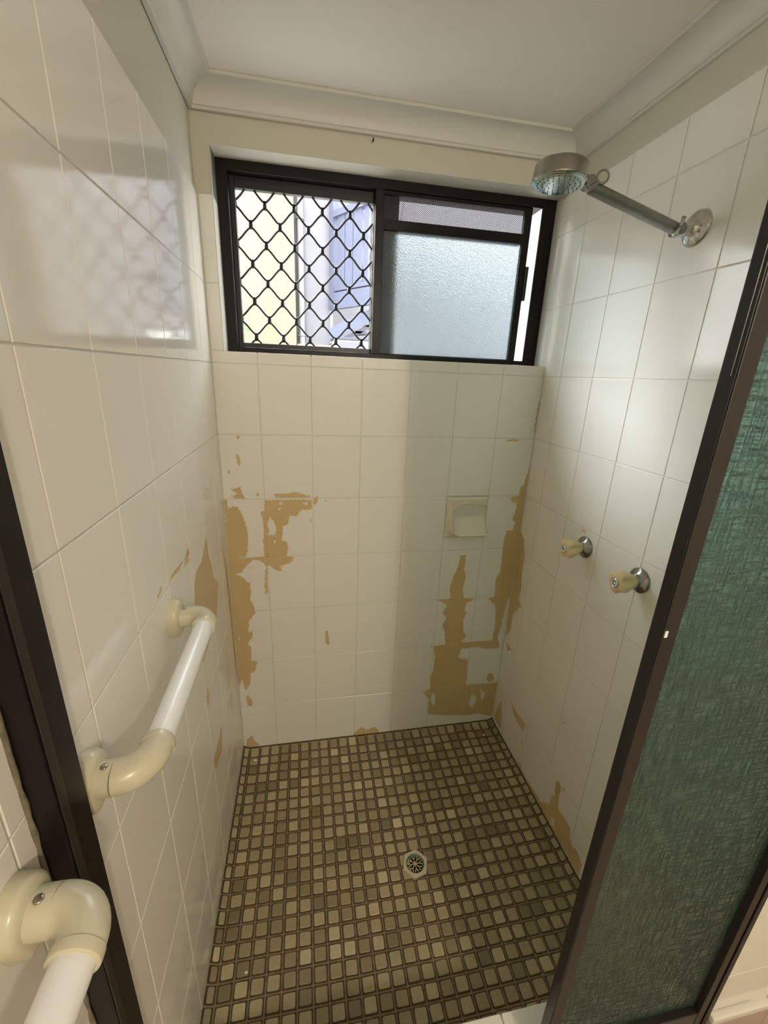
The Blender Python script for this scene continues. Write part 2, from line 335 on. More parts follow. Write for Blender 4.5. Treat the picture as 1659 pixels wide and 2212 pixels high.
def sdist(P, polys, holes=()):
    """signed distance (positive inside) of points P (n,2) to the union of polygons less the holes"""
    def one(poly):
        q = np.array(poly); a = q; b = np.roll(q, -1, 0)
        d2 = np.full(len(P), 9.0); ins = np.zeros(len(P), bool)
        for (ax, ay), (bx, by) in zip(a, b):
            ex, ey = bx - ax, by - ay; L = ex * ex + ey * ey + 1e-12
            tt = np.clip(((P[:, 0] - ax) * ex + (P[:, 1] - ay) * ey) / L, 0, 1)
            d2 = np.minimum(d2, (P[:, 0] - ax - tt * ex) ** 2 + (P[:, 1] - ay - tt * ey) ** 2)
            if abs(ey) > 1e-9:
                ins ^= ((ay > P[:, 1]) != (by > P[:, 1])) & (P[:, 0] < ex * (P[:, 1] - ay) / ey + ax)
        d = np.sqrt(d2); return np.where(ins, d, -d)
    r = np.full(len(P), -9.0)
    for p in polys: r = np.maximum(r, one(p))
    for h in holes: r = np.minimum(r, -one(h))
    return np.clip(r, -0.03, 0.03)

# ------------------------------------------------------------------ walls
GAP, REC = 0.0012, 0.0012      # half joint, depth of the joint
def to_world(wall, a, b, c):
    """a along the wall, b up, c out of the wall"""
    if wall == 'back': return (a, -c, b)
    if wall == 'left': return (c, a, b)
    if wall == 'right': return (-c, a, b)
    if wall == 'end': return (a, -c, b)
def plate(wall, name, w, h, mat, step=None, proud=REC + 0.0006, bev=0.0008):
    def ax(L):
        if step: k = max(2, int(L / step)); return [0, bev] + [bev + (L - 2 * bev) * i / k for i in range(1, k)] + [L - bev, L]
        return [0, bev, L - bev, L]
    A, B = ax(w), ax(h); na, nb = len(A), len(B)
    vs, fs = [], []
    for j, b in enumerate(B):
        for i, a in enumerate(A):
            e = i in (0, na - 1) or j in (0, nb - 1)
            vs.append(to_world(wall, a, b, -bev * 0.8 if e else 0.0))
    for j in range(nb - 1):
        for i in range(na - 1):
            fs.append((j * na + i, j * na + i + 1, (j + 1) * na + i + 1, (j + 1) * na + i))
    ring = [i for i in range(na)] + [j * na + na - 1 for j in range(1, nb)] + [(nb - 1) * na + i for i in range(na - 2, -1, -1)] + [j * na for j in range(nb - 2, 0, -1)]
    corner = {0: (0, 0), na - 1: (w, 0), nb * na - 1: (w, h), (nb - 1) * na: (0, h)}
    # skirt down to the bed
    lo = {}
    for r in (0, na - 1, nb * na - 1, (nb - 1) * na):
        lo[r] = len(vs); vs.append(to_world(wall, *corner[r], -proud))
    def skirt(idx): fs.append(tuple(idx) + (lo[idx[-1]], lo[idx[0]]))
    skirt([i for i in range(na)]); skirt([j * na + na - 1 for j in range(nb)])
    skirt([(nb - 1) * na + i for i in range(na - 1, -1, -1)]); skirt([j * na for j in range(nb - 1, -1, -1)])
    me = fix(me_from(name, vs, fs, mat)); return me, A, B, na * nb
CACHE = {}
def lay(wall, parent, base, a0, a1, b0, b1, polys=(), holes=(), mat='tile'):
    if mat == 'tile': mat = {'back': 'tile_dull', 'left': 'tile_gloss'}.get(wall, mat)
    a0 += GAP; a1 -= GAP; b0 += GAP; b1 -= GAP
    w, h = round(a1 - a0, 4), round(b1 - b0, 4)
    hit = [p for p in polys if min(q[0] for q in p) < a1 + .012 and max(q[0] for q in p) > a0 - .012
           and min(q[1] for q in p) < b1 + .012 and max(q[1] for q in p) > b0 - .012]
    if hit:
        me, A, B, n = plate(wall, 'tile', w, h, 'tile_peel', 0.004)
        AA, BB = np.meshgrid(np.array(A) + a0, np.array(B) + b0)
        sd = sdist(np.stack([AA.ravel(), BB.ravel()], 1), hit, holes)
        full = np.full(len(me.vertices), -0.03); full[:n] = sd
        at = me.attributes.new('peel', 'FLOAT', 'POINT'); at.data.foreach_set('value', full.astype(np.float32))
    else:
        k = (wall, w, h, mat)
        if k not in CACHE: CACHE[k] = plate(wall, 'tile', w, h, mat)[0]
        me = CACHE[k]
    p = {'back': (a0, base, b0), 'left': (base, a0, b0), 'right': (base, a0, b0), 'end': (a0, base, b0)}[wall]
    o = obj('tile', me, parent, p)
    # a hair's difference in how each was bedded
    tw = random.uniform(-.0010, .0010), random.uniform(-.0010, .0010)
    o.rotation_euler = {'back': (tw[0], 0, tw[1]), 'end': (tw[0], 0, tw[1]), 'left': (0, tw[0], tw[1]), 'right': (0, tw[0], tw[1])}[wall]
    return o
def bare_joints(wall, name, parent, base, lines, polys, holes):
    """bare joint strips where the paint has come off, lying in the joints"""
    mb = MB()
    for (a0, b0, a1, b1) in lines:
        L = math.hypot(a1 - a0, b1 - b0); n = max(1, int(L / 0.006))
        P = np.array([[a0 + (a1 - a0) * (i + .5) / n, b0 + (b1 - b0) * (i + .5) / n] for i in range(n)])
        ok = sdist(P, polys, holes) > 0.001
        i = 0
        while i < n:
            if not ok[i]: i += 1; continue
            j = i
            while j < n and ok[j]: j += 1
            p0 = (a0 + (a1 - a0) * i / n, b0 + (b1 - b0) * i / n); p1 = (a0 + (a1 - a0) * j / n, b0 + (b1 - b0) * j / n)
            da, db = (GAP * 1.1, 0) if a0 == a1 else (0, GAP * 1.1)
            q = [(p0[0] - da, p0[1] - db), (p0[0] + da, p0[1] + db), (p1[0] + da, p1[1] + db), (p1[0] - da, p1[1] - db)]
            vs = []
            for c in (-REC - 0.0002, -REC + 0.0007):
                for a, b in q:
                    x, y, z = to_world(wall, a, b, c)
                    vs.append((x + (base if wall in ('left', 'right') else 0), y + (base if wall in ('back', 'end') else 0), z))
            mb.add(vs, [(0, 1, 2, 3), (4, 5, 6, 7), (0, 1, 5, 4), (1, 2, 6, 5), (2, 3, 7, 6), (3, 0, 4, 7)])
            i = j
    if mb.v:
        o = mb.build(name, 'joint_bare', parent); o['kind'] = 'stuff'; o['label'] = 'bare cream joint lines where the paint has peeled'

ZR = [0.0314 + 0.2 * k for k in range(10)]       # tile rows: .0314 ... 1.8314
ZSILL, ZHEAD, XREV, YWIN = 1.4635, 1.938, 0.036, 0.072
ZC = 2.052
PL = 0.006                                       # plaster lies this far behind the tile faces

mb = MB()
mb.box(-.16, W + .1, REC, .17, -.15, ZSILL - .004)
mb.box(-.16, XREV - .0015, REC, .17, ZSILL - .004, ZR[9])
wall_back = mb.build('wall_back', 'joint', None)
tag(wall_back, 'tiled shower wall under the window, cream paint peeling off in tan patches', 'wall', kind='structure')
m2 = MB(); m2.box(-.16, XREV, PL, .17, ZR[9], ZC + .1); m2.box(XREV, W + .1, PL, .17, ZHEAD, ZC + .1)
m2.build('plaster', 'plaster', wall_back)
BX = [0.0] + [.124 + .1504 * j for j in range(6)] + [W]
for r in range(7):
    for c in range(7):
        z0, z1 = ZR[r], ZR[r + 1]
        if c == 5 and r == 4: z1 = 0.8814          # cut tile below the soap dish
        lay('back', wall_back, 0.0, BX[c], BX[c + 1], z0, z1, PEEL_BACK, HOLE_BACK)
for c in range(7): lay('back', wall_back, 0.0, BX[c] if c else 0, BX[c + 1], ZR[7], ZSILL)
lay('back', wall_back, 0.0, 0, XREV, ZSILL, ZR[8]); lay('back', wall_back, 0.0, 0, XREV, ZR[8], ZR[9])
# sill tiles (seen edge-on from inside) and the plastered left reveal
for c in range(7):
    x0, x1 = max(BX[c], XREV), BX[c + 1]
    s_ = MB().bbox(x0 + GAP, x1 - GAP, .0005, YWIN + .02, ZSILL - .006, ZSILL - .0005, .0008); s_.build('sill_tile', 'tile', wall_back)
lines = [(BX[c], ZR[0], BX[c], ZR[7]) for c in range(1, 7)] + [(0, ZR[r], W, ZR[r]) for r in range(1, 7)]
bare_joints('back', 'bare_joint', wall_back, 0.0, lines, PEEL_BACK, HOLE_BACK)

mb = MB()
mb.box(-.16, -REC, -3.0, 0.17, -.15, ZR[9])
wall_left = mb.build('wall_left', 'joint_shaded', None)
tag(wall_left, 'glossy cream tiled wall carrying both grab rails and reflecting the window', 'wall', kind='structure')
MB().box(-.16, -PL, -3.0, 0.17, ZR[9], ZC + .1).build('plaster', 'plaster', wall_left)
LY = [0.0] + [-.11 - .15 * k for k in range(9)]
for r in range(9):
    for c in range(9): lay('left', wall_left, 0.0, LY[c + 1], LY[c], ZR[r], ZR[r + 1], PEEL_LEFT)
lay_zero = None
bare_joints('left', 'bare_joint', wall_left, 0.0, [(LY[c], ZR[0], LY[c], ZR[7]) for c in range(1, 7)] + [(-1.1, ZR[r], 0, ZR[r]) for r in range(1, 7)], PEEL_LEFT, [])

YE = -0.963                                      # end of the right-hand partition
mb = MB(); mb.box(W + REC, W + .10, YE + REC, YWIN + .034, -.15, 1.9314)
wall_right = mb.build('wall_right', 'joint', None)
tag(wall_right, 'white tiled wall with the shower arm and both taps', 'wall', kind='structure')
MB().box(W + .003, W + .10, YE + .003, YWIN + .034, 1.9314, ZC + .1).build('plaster', 'plaster', wall_right)
RY = [.0545, -.0959] + [-.0959 - .1504 * k for k in range(1, 6)] + [YE]
RZ = ZR + [1.9314]
for r in range(10):
    for c in range(len(RY) - 1):
        top = RY[c]
        if c == 0: top = 0.0 if RZ[r] < 1.40 else RY[0]
        if c == 0 and RZ[r] < 1.4: a1 = 0.0
        else: a1 = RY[c]
        if c == 0 and 1.40 < RZ[r] < 1.5: a1 = RY[0]
        lay('right', wall_right, W, RY[c + 1], a1, RZ[r], RZ[r + 1], PEEL_RIGHT, HOLE_RIGHT)
bare_joints('right', 'bare_joint', wall_right, W, [(RY[c], ZR[0], RY[c], ZR[7]) for c in range(1, 7)] + [(-.95, ZR[r], 0, ZR[r]) for r in range(1, 7)], PEEL_RIGHT, HOLE_RIGHT)

# the bathroom's own wall beyond the screen, in line with the partition's end
mb = MB(); mb.box(W, 2.3, YE + REC, YE + .1, -.15, ZC + .1)
wall_end = mb.build('wall_front', 'joint', None)
tag(wall_end, 'cream tiled bathroom wall beside the glass screen', 'wall', kind='structure')
EX = [W, 1.16, 1.31, 1.46, 1.61, 1.76]
EZ = [0.245, 0.358] + [0.358 + .2 * k for k in range(1, 5)]
for r in range(5):
    for c in range(5): lay('end', wall_end, YE, EX[c], EX[c + 1], EZ[r], EZ[r + 1])
for c in range(5):
    x0, x1 = EX[c] - (0 if c else .0), EX[c + 1]
    MB().bbox(x0 + .001, x1 - .001, YE - .012, YE + .004, .226, .243, .003).build('edge_tile', 'tile', wall_end)
    MB().bbox(x0 + .001, x1 - .001, YE - .011, YE + .004, .03, .2245, .001).build('skirting_tile', 'pink', wall_end, label='pinkish skirting tile')
# the rest of the bathroom, behind the photographer
w_ = MB().box(2.3, 2.4, -3.0, YE + .1, -.15, ZC + .1).build('wall_side', 'bathpaint', None); tag(w_, 'cream bathroom side wall behind the photographer', 'wall', kind='structure')
w_ = MB().box(-.16, 2.4, -3.1, -3.0, -.15, ZC + .1).build('wall_rear', 'bathpaint', None); tag(w_, 'cream bathroom rear wall behind the photographer', 'wall', kind='structure')
ceil = MB().box(-.16, 2.4, -3.1, .17, ZC, ZC + .12).build('ceiling', 'ceiling', None)
tag(ceil, 'plain off-white ceiling over the shower', 'ceiling', kind='structure')

# cove cornice, mitred in the corners
prof = [(.0045, 2.000), (.0045, 2.0065), (.0075, 2.0075)] + \
       [(.047 - .0395 * math.cos(R(a)), 2.0065 + .0385 * math.sin(R(a))) for a in range(6, 91, 12)] + [(.047, 2.0450), (.057, 2.0450), (.058, 2.0460), (.058, ZC - .0002)]
def cornice(name, f0, f1, label):
    n = len(prof); vs = [f0(d, z) for d, z in prof] + [f1(d, z) for d, z in prof]
    back = [(-.004, 2.0), (-.004, ZC - .0002)]
    k = len(vs); vs += [f0(*q) for q in back] + [f1(*q) for q in back]
    fs = [(i, i + 1, n + i + 1, n + i) for i in range(n - 1)] + [(n - 1, k + 1, k + 3, 2 * n - 1), (k + 1, k, k + 2, k + 3), (k, 0, n, k + 2)]
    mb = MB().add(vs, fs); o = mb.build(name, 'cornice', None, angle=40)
    tag(o, label, 'cornice', kind='structure')
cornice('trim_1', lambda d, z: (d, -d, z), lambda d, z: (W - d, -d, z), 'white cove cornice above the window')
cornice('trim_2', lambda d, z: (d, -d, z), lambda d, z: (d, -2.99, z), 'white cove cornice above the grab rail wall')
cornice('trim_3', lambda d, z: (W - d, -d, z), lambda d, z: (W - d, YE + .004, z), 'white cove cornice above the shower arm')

# ------------------------------------------------------------------ mosaic shower floor
YF = -0.882
DR = (0.555, -0.482)
def fz(x, y):
    d = math.hypot(x - DR[0], y - DR[1])
    return 0.0165 + 0.0155 * min(1.0, d / 0.52) + 0.010 * min(1, max(0, 1 - min(x, W - x) / .024)) ** 1.5 + 0.007 * min(1, max(0, 1 - (-y) / .02)) ** 1.5
NXg, NYg = 60, 52
gx = [-.02] + [W * i / (NXg - 2) for i in range(NXg - 1)] + [W + .02]; gy = [.02] + [YF * j / (NYg - 2) for j in range(NYg - 1)] + [YF - .02]
vs = [(x, y, fz(x, y) - .0022) for y in gy for x in gx]
fs = [(j * (NXg + 1) + i, j * (NXg + 1) + i + 1, (j + 1) * (NXg + 1) + i + 1, (j + 1) * (NXg + 1) + i) for j in range(NYg) for i in range(NXg)]
fs = [f for f in fs if math.hypot(sum(vs[k][0] for k in f) / 4 - DR[0], sum(vs[k][1] for k in f) / 4 - DR[1]) > 0.020]
floor = obj('floor', me_from('floor', vs, fs, 'grout', True))
o = MB().box(-.16, W + .1, -.95, .17, -.15, -.02).build('light_block_slab', 'hole', floor)  # unseen slab added to stop light leaking in from below
tag(floor, 'shower floor of small olive and tan mosaic tiles around a hexagonal drain', 'floor', kind='structure')
def mosaic(w, h, sub=0.0):
    b, c = .0012, .0024
    def ring(i, cc): 
        return [(-w / 2 + i + cc, -h / 2 + i), (w / 2 - i - cc, -h / 2 + i), (w / 2 - i, -h / 2 + i + cc), (w / 2 - i, h / 2 - i - cc),
                (w / 2 - i - cc, h / 2 - i), (-w / 2 + i + cc, h / 2 - i), (-w / 2 + i, h / 2 - i - cc), (-w / 2 + i, -h / 2 + i + cc)]
    v = [(x, y, .0012) for x, y in ring(b, c * .7)] + [(x, y, .0002) for x, y in ring(0, c)] + [(x, y, -.003) for x, y in ring(0, c)]
    f = [tuple(range(8))] + [(k * 8 + j, k * 8 + (j + 1) % 8, (k + 1) * 8 + (j + 1) % 8, (k + 1) * 8 + j) for k in (0, 1) for j in range(8)]
    return v, f
cells = []
xs = [0.0] + [X0 + PX * k for k in range(27)] + [W]
ys = [0.0] + [Y0 - PY * k for k in range(23)] + [YF]
for j in range(len(ys) - 1):
    for i in range(len(xs) - 1):
        w, h = xs[i + 1] - xs[i], ys[j] - ys[j + 1]
        if h < .012 or ys[j] < -.87: continue
        cx, cy = (xs[i] + xs[i + 1]) / 2, (ys[j] + ys[j + 1]) / 2
        if math.hypot(cx - DR[0], cy - DR[1]) < .030: continue
        cells.append((cx, cy, w - .0090, h - .0090))
eye = Vector((0.2524, -1.3109, 1.4186))
def seen(c):
    d = Vector((c[0], c[1], .03)) - eye; f = d.dot(Fv); u = 829.5 + 905 * d.dot(Rv) / f; v = 1106 - 905 * d.dot(Uv) / f
    return (0 < u < 1659 and v < 2212 and c[1] > -.83, 1 / d.length)
cells.sort(key=seen, reverse=True)
far = MB()
for k, (cx, cy, w, h) in enumerate(cells):
    tx = (fz(cx, cy + h / 2) - fz(cx, cy - h / 2)) / h; ty = -(fz(cx + w / 2, cy) - fz(cx - w / 2, cy)) / w
    rot = (math.atan(tx) + random.uniform(-.02, .02), math.atan(ty) + random.uniform(-.02, .02), random.uniform(-.03, .03))
    p = (cx + random.uniform(-.0006, .0006), cy + random.uniform(-.0006, .0006), (fz(cx - w / 2, cy) + fz(cx + w / 2, cy)) / 2 + random.uniform(-.0003, .0003))
    if k < 300:
        key = ('mosaic', round(w, 4), round(h, 4))
        if key not in CACHE: CACHE[key] = fix(me_from('mosaic_tile', *mosaic(w, h), 'mosaic'))
        o = obj('mosaic_tile', CACHE[key], floor, p); o.rotation_euler = rot
    else:
        from mathutils import Euler
        mt = Matrix.Translation(p) @ Euler(rot).to_matrix().to_4x4()
        v, f = mosaic(w, h); far.add([mt @ Vector(q) for q in v], f)
o = far.build('mosaic_tiles', 'mosaic_far', floor); o['kind'] = 'stuff'
o = MB().box(-.16, 2.4, -3.1, -.95, -.15, 0).build('floor', 'bathfloor', None)
tag(o, 'bathroom floor outside the shower', 'floor', kind='structure')

FLAKES = [(.048, -.060, 'white paint flake on the mosaic by the left back corner of the shower', .007), (.949, -.072, 'white paint flake on the mosaic by the right back corner of the shower', .006), (.088, -.657, 'tiny white paint flake on the mosaic beside the grab rail wall', .0045)]
for fx, fy, lab, sc_ in FLAKES:
    n = 7; k0 = [random.uniform(.6, 1.15) for _ in range(n)]
    top = [(fx + sc_ * k0[q] * math.cos(6.283 * q / n), fy + sc_ * .7 * k0[q] * math.sin(6.283 * q / n), fz(fx, fy) + .0032 + random.uniform(0, .0012)) for q in range(n)]
    fl_ = MB().add(top + [(x, y, fz(fx, fy) + .0012) for x, y, z in top], [tuple(range(n)), tuple(range(2 * n - 1, n - 1, -1))] + [(q, n + q, n + (q + 1) % n, (q + 1) % n) for q in range(n)]).build('paint_flake', 'tile', None)
    tag(fl_, lab, 'paint flake')
# hob (step) under the screen
ZH = 0.20
hob = empty('shower_hob', (W / 2, -.93, 0), 'cream tiled step along the front edge of the mosaic shower floor', 'step')
MB().box(0.002, W - .002, -.985, -.8835, -.1, ZH - .006).build('core', 'joint', hob)
for k in range(7):
    a, b = max(.003, .02 + .15 * (k - 0) - .0), min(W - .003, .02 + .15 * (k + 1))
    if k == 0: a = .003
    if b - a < .01: continue
    MB().bbox(a + GAP, b - GAP, -.986, -.8805, ZH - .007, ZH, .002).build('top_tile', 'tile', hob)
    MB().bbox(a + GAP, b - GAP, -.8835, -.8825, .035, ZH - .008, .0004).build('side_tile', 'tile', hob)
    MB().bbox(a + GAP, b - GAP, -.989, -.985, 0.002, ZH - .008, .0008).build('front_tile', 'pink', hob, label='pinkish front tile')

# ------------------------------------------------------------------ floor drain
dr = empty('floor_drain', (DR[0], DR[1], .0165), 'pale hexagonal floor drain with a star-shaped grate, set in the mosaic', 'drain')
mb = MB(); z1, z0 = .0235, .012
hexa = [(DR[0] + .040 * math.cos(R(73 + 60 * k)), DR[1] + .040 * math.sin(R(73 + 60 * k))) for k in range(6)]
n = 36; outer = []
for k in range(n):
    a = 2 * math.pi * k / n + R(73); q = (k * 6 / n); i = int(q); f = q - i
    h0, h1 = hexa[i % 6], hexa[(i + 1) % 6]; outer.append((h0[0] + (h1[0] - h0[0]) * f, h0[1] + (h1[1] - h0[1]) * f))
inner = [(DR[0] + .0275 * math.cos(2 * math.pi * k / n + R(73)), DR[1] + .0275 * math.sin(2 * math.pi * k / n + R(73))) for k in range(n)]
vs = [(x, y, z0) for x, y in outer] + [(x, y, z1 - .001) for x, y in outer] + \
     [(DR[0] + (x - DR[0]) * .975, DR[1] + (y - DR[1]) * .975, z1) for x, y in outer] + [(x, y, z1) for x, y in inner] + [(x, y, z0) for x, y in inner]
fs = [(r * n + k, r * n + (k + 1) % n, (r + 1) * n + (k + 1) % n, (r + 1) * n + k) for r in range(4) for k in range(n)]
mb.add(vs, fs).build('hexagonal_flange', 'drain', dr)
MB().lathe([(0, .0275), (.0045, .0272), (.0060, .0255), (.0045, .0240), (0, .0222), (-.001, .0222)], (DR[0], DR[1], .0145), (0, 0, 1), 36).build('ring', 'verdigris', dr, smooth=True, label='green corroded ring')
MB().lathe([(0, .0272), (.0005, .0272)], (DR[0], DR[1], .0140), (0, 0, 1), 36).build('sump', 'hole', dr, label='dark drain hole')
mb = MB(); c0 = Vector((DR[0], DR[1], .0200))
for k in range(8):
    a = R(73 + 45 * k + 20); d = Vector((math.cos(a), math.sin(a), 0)); p = c0 + d * .0125
    mb.tube([c0 + d * .002, p], .0011, 8)
    for s in (-1, 1):
        b = a + s * R(32); mb.tube([p, p + Vector((math.cos(b), math.sin(b), 0)) * .0098], .0010, 8)
mb.lathe([(0, .0032), (.0016, .0030), (.0022, .0016)], c0 - Vector((0, 0, .0008)), (0, 0, 1), 16)
mb.build('star_grate', 'grate', dr, smooth=True, label='cream star grate')

# ------------------------------------------------------------------ window
win = empty('window_1', (.5, YWIN, ZSILL), 'dark brown aluminium sliding window with a diamond security grille and a frosted sash', 'window', kind='structure')
YA, YB = YWIN, YWIN + .075
def part(name, x0, x1, y0, y1, za, zb, mat='brown', parent=None, b=.0012, label=None):
    return MB().bbox(x0, x1, y0, y1, za, zb, b).build(name, mat, parent or win, label=label)
ZB, ZT = ZSILL - .0005, ZHEAD + .008
part('frame_jamb', .030, .064, YA, YB, ZB, ZT); part('frame_jamb', .9945, W - .0002, YA, YA + .032, ZB, ZT); part('frame_lip', .9735, .9945, YA - .0005, YA + .0045, ZB, ZT)
part('frame_head', .064, .974, YA, YB, 1.9135, ZT); part('frame_sill', .064, .974, YA, YB, ZB, 1.479)
part('mullion', .4625, .4885, YA, YB, 1.479, 1.9135)
part('frame_channel', .9870, .9945, YA + .0045, YA + .020, 1.479, 1.9135, 'black')
# security screen in the left light
scr = MB().bbox(.064, .0775, YA + .028, YA + .046, 1.479, 1.9135, .001).build('security_screen', 'black', win, label='black security screen')
def sub(name, par, x0, x1, y0, y1, za, zb, mat, b=.001, label=None):
    return MB().bbox(x0, x1, y0, y1, za, zb, b).build(name, mat, par, label=label)
sub('head_rail', scr, .0775, .4625, YA + .028, YA + .046, 1.8850, 1.9135, 'black'); sub('bottom_rail', scr, .0775, .4625, YA + .028, YA + .046, 1.479, 1.4930, 'black')
sub('side_rail', scr, .4610, .4665, YA + .029, YA + .045, 1.479, 1.9135, 'black')
mb = MB(); yg = YA + .037; px_, pz_ = .0796, .0976; gx0, gz0 = .1547, 1.8525
def knot(x, z):
    mb.lathe([(-.0115, .0028), (-.0095, .0058), (.0095, .0058), (.0115, .0028)], (x, yg, z), (0, 0, 1), 8)
xa, xb, za, zb = .0775, .4625, 1.4925, 1.8855
def wire(p, q):
    """an S-curved wire from knot to knot, cut where the frame is"""
    N = 12; pts = []
    for i in range(N + 1):
        f = i / N; x = p[0] + (q[0] - p[0]) * f
        z = p[1] + (q[1] - p[1]) * (f - .030 * math.sin(2 * math.pi * f))
        pts.append((x, yg, z))
    run = [p_ for p_ in pts if xa - .004 <= p_[0] <= xb + .004 and za - .004 <= p_[2] <= zb + .004]
    if len(run) > 1: mb.tube(run, .0029, 7)
for i in range(-2, 6):
    for j in range(-1, 10):
        x = gx0 + px_ * i + (px_ / 2 if j % 2 else 0); z = gz0 - pz_ / 2 * j
        if xa - .004 < x < xb + .004 and za - .002 < z < zb + .002: knot(x, z)
        for s in (-1, 1):
            wire((x + s * .0036, z - .008), (x + s * (px_ / 2 - .0036), z - pz_ / 2 + .008))
mb.build('diamond_grille', 'black', scr, smooth=True)
# outer stile seen dimly through the glass
part('outer_stile', .4885, .5405, YA + .050, YA + .070, 1.479, 1.9135, 'black')
# sliding sash in the right light
sash = MB().bbox(.9225, .9455, YA + .006, YA + .021, 1.479, 1.9135, .001).build('sash_stile', 'brown', win, label='sash stile with a finger pull')
sub('finger_pull', sash, .9435, .9545, YA + .002, YA + .024, 1.6600, 1.7570, 'black', .0015)
sub('mid_rail', sash, .4885, .9225, YA + .006, YA + .030, 1.8170, 1.8440, 'brown')
sub('head_rail', sash, .4885, .9225, YA + .006, YA + .030, 1.9040, 1.9135, 'brown')
sub('bottom_rail', sash, .4885, .9225, YA + .006, YA + .030, 1.4790, 1.4815, 'brown', .0006)
sub('frosted_pane', sash, .4870, .9240, YA + .0155, YA + .0190, 1.4805, 1.8185, 'frosted', .0004, 'frosted granular glass pane')
mb = MB(); y_ = YA + .016; x0, x1, z0, z1 = .4885, .9225, 1.844, 1.904
pit = .0056
for s in (1, -1):
    k = -20
    while k * pit < (x1 - x0) + (z1 - z0):
        c = x0 + k * pit
        if s == 1: pts = [(c, z0), (c + (z1 - z0), z1)]
        else: pts = [(c + (z1 - z0), z0), (c, z1)]
        (ax, az), (bx, bz) = pts
        def clip(ax, az, bx, bz, lim, lo):
            if (ax < lim) == lo and (bx < lim) == lo: return None
            if (ax < lim) == lo: f = (lim - ax) / (bx - ax); return lim, az + f * (bz - az), bx, bz
            if (bx < lim) == lo: f = (lim - ax) / (bx - ax); return ax, az, lim, az + f * (bz - az)
            return ax, az, bx, bz
        q = clip(ax, az, bx, bz, x0, True)
        if q: q = clip(*q, x1, False)
        if q:
            ax, az, bx, bz = q; dx, dz = bx - ax, bz - az; L = math.hypot(dx, dz)
            if L > .002:
                nx, nz = -dz / L * .00075, dx / L * .00075
                yy = y_ + s * .0003
                v = [(ax + nx, yy - .0003, az + nz), (ax - nx, yy - .0003, az - nz), (bx - nx, yy - .0003, bz - nz), (bx + nx, yy - .0003, bz + nz)]
                v += [(a, yy + .0003, b) for a, _, b in v]
                mb.add(v, [(0, 1, 2, 3), (7, 6, 5, 4), (0, 1, 5, 4), (1, 2, 6, 5), (2, 3, 7, 6), (3, 0, 4, 7)])
        k += 1
o = mb.build('vent_mesh', 'black', sash, label='fine black vent mesh')
# reveal faces
MB().box(XREV - .0015, XREV, .0005, YWIN + .07, ZSILL - .004, ZHEAD).build('reveal', 'plaster', wall_back)

# ------------------------------------------------------------------ nail stub above the window
nl = MB().tube([(.440, PL + .002, 1.9905), (.440, -.006, 1.9890)], .0018, 8).tube([(.440, -.006, 1.9925), (.440, -.006, 1.9850)], .0013, 8).build('nail', 'brown', None)
tag(nl, 'small dark nail stub in the plaster above the window', 'nail')

# ------------------------------------------------------------------ shower arm and rose
sh = empty('overhead_shower', (W, -.478, 1.715), 'chrome shower rose on a long straight arm fixed to the white tiled wall', 'shower head')
fl = Vector((W, -.478, 1.715))
MB().lathe([(0, .0325), (.002, .0325), (.006, .029), (.010, .0195), (.0125, .0135), (.016, .0125), (.017, .0095)], fl, (-1, 0, 0), 40).build('wall_flange', 'chrome', sh, smooth=True)
j1 = Vector((.975, -.478, 1.709))
MB().tube([fl + Vector((-.012, 0, 0)), j1 + Vector((.004, 0, .001))], .0088, 20).lathe([(-.011, .004), (-.011, .0105), (.011, .0105), (.011, .004)], (.990, -.478, 1.711), (0, 1, 0), 20).build('stub_pipe', 'chrome', sh, angle=40)
mb = MB().lathe([(-.0125, .006), (-.012, .0105), (.012, .0105), (.0125, .006)], j1, (0, 1, 0), 24)
mb.tube([j1 + Vector((-.006, -.010, -.004)), j1 + Vector((-.010, -.016, -.008))], .004, 12).build('swivel_joint', 'worn', sh, angle=40)
mb = MB().tube([j1 + Vector((-.008, -.016, .000)), j1 + Vector((-.019, -.017, -.017))], [.0030, .0046], 10)
mb.tube([j1 + Vector((-.006, -.012, -.002)), j1 + Vector((-.001, -.012, .018))], [.0030, .0042], 10)
mb.build('wing_nut', 'chrome', sh, smooth=True)
hc = Vector((.711, -.478, 1.7575))
a1 = Vector((.776, -.478, 1.7575))
MB().tube([j1 + Vector((-.004, 0, .001)), a1], .0108, 24).build('arm', 'worn', sh, angle=50)
mb = MB().lathe([(-.011, .004), (-.0105, .0105), (.0105, .0105), (.011, .004)], (.769, -.478, 1.764), (0, 1, 0), 24)
mb.tube([(.752, -.478, 1.770), (.771, -.478, 1.764)], .0105, 16).tube([(.762, -.486, 1.749), (.780, -.490, 1.760)], .0042, 10)
mb.build('knuckle', 'worn', sh, angle=40)
q_ = Vector((.7885, -.489, 1.7715)); qn = Vector((.35, 1, .1)).normalized(); qu = qn.cross(Vector((0, 0, 1))).normalized(); qw = qn.cross(qu)
MB().tube([q_ + (qu * math.cos(R(15 * k)) + qw * math.sin(R(15 * k))) * .0098 for k in range(24)], .0022, 10, closed=True).build('wing_ring', 'worn', sh, smooth=True)
MB().lathe([(-.0012, .0088), (.0012, .0088)], q_, qn, 24).build('wing_disc', 'screw', sh)
ax_ = Vector((-.05, 0, -1)).normalized()
MB().lathe([(0, .040), (.0012, .0440), (.004, .0462), (.010, .0470), (.024, .0480), (.0275, .0484), (.029, .0475)], hc - ax_ * .0285, ax_, 56).build('rose_body', 'rose', sh, smooth=True)
pl = MB().lathe([(0, .0462), (.0022, .0455), (.0036, .0425), (.0040, .030), (.0043, .008)], hc - ax_ * .0010, ax_, 56).build('spray_plate', 'plate', sh, smooth=True, label='greenish spotted spray plate')
mb = MB(); e1 = ax_.cross(Vector((0, 1, 0))).normalized(); e2 = ax_.cross(e1)
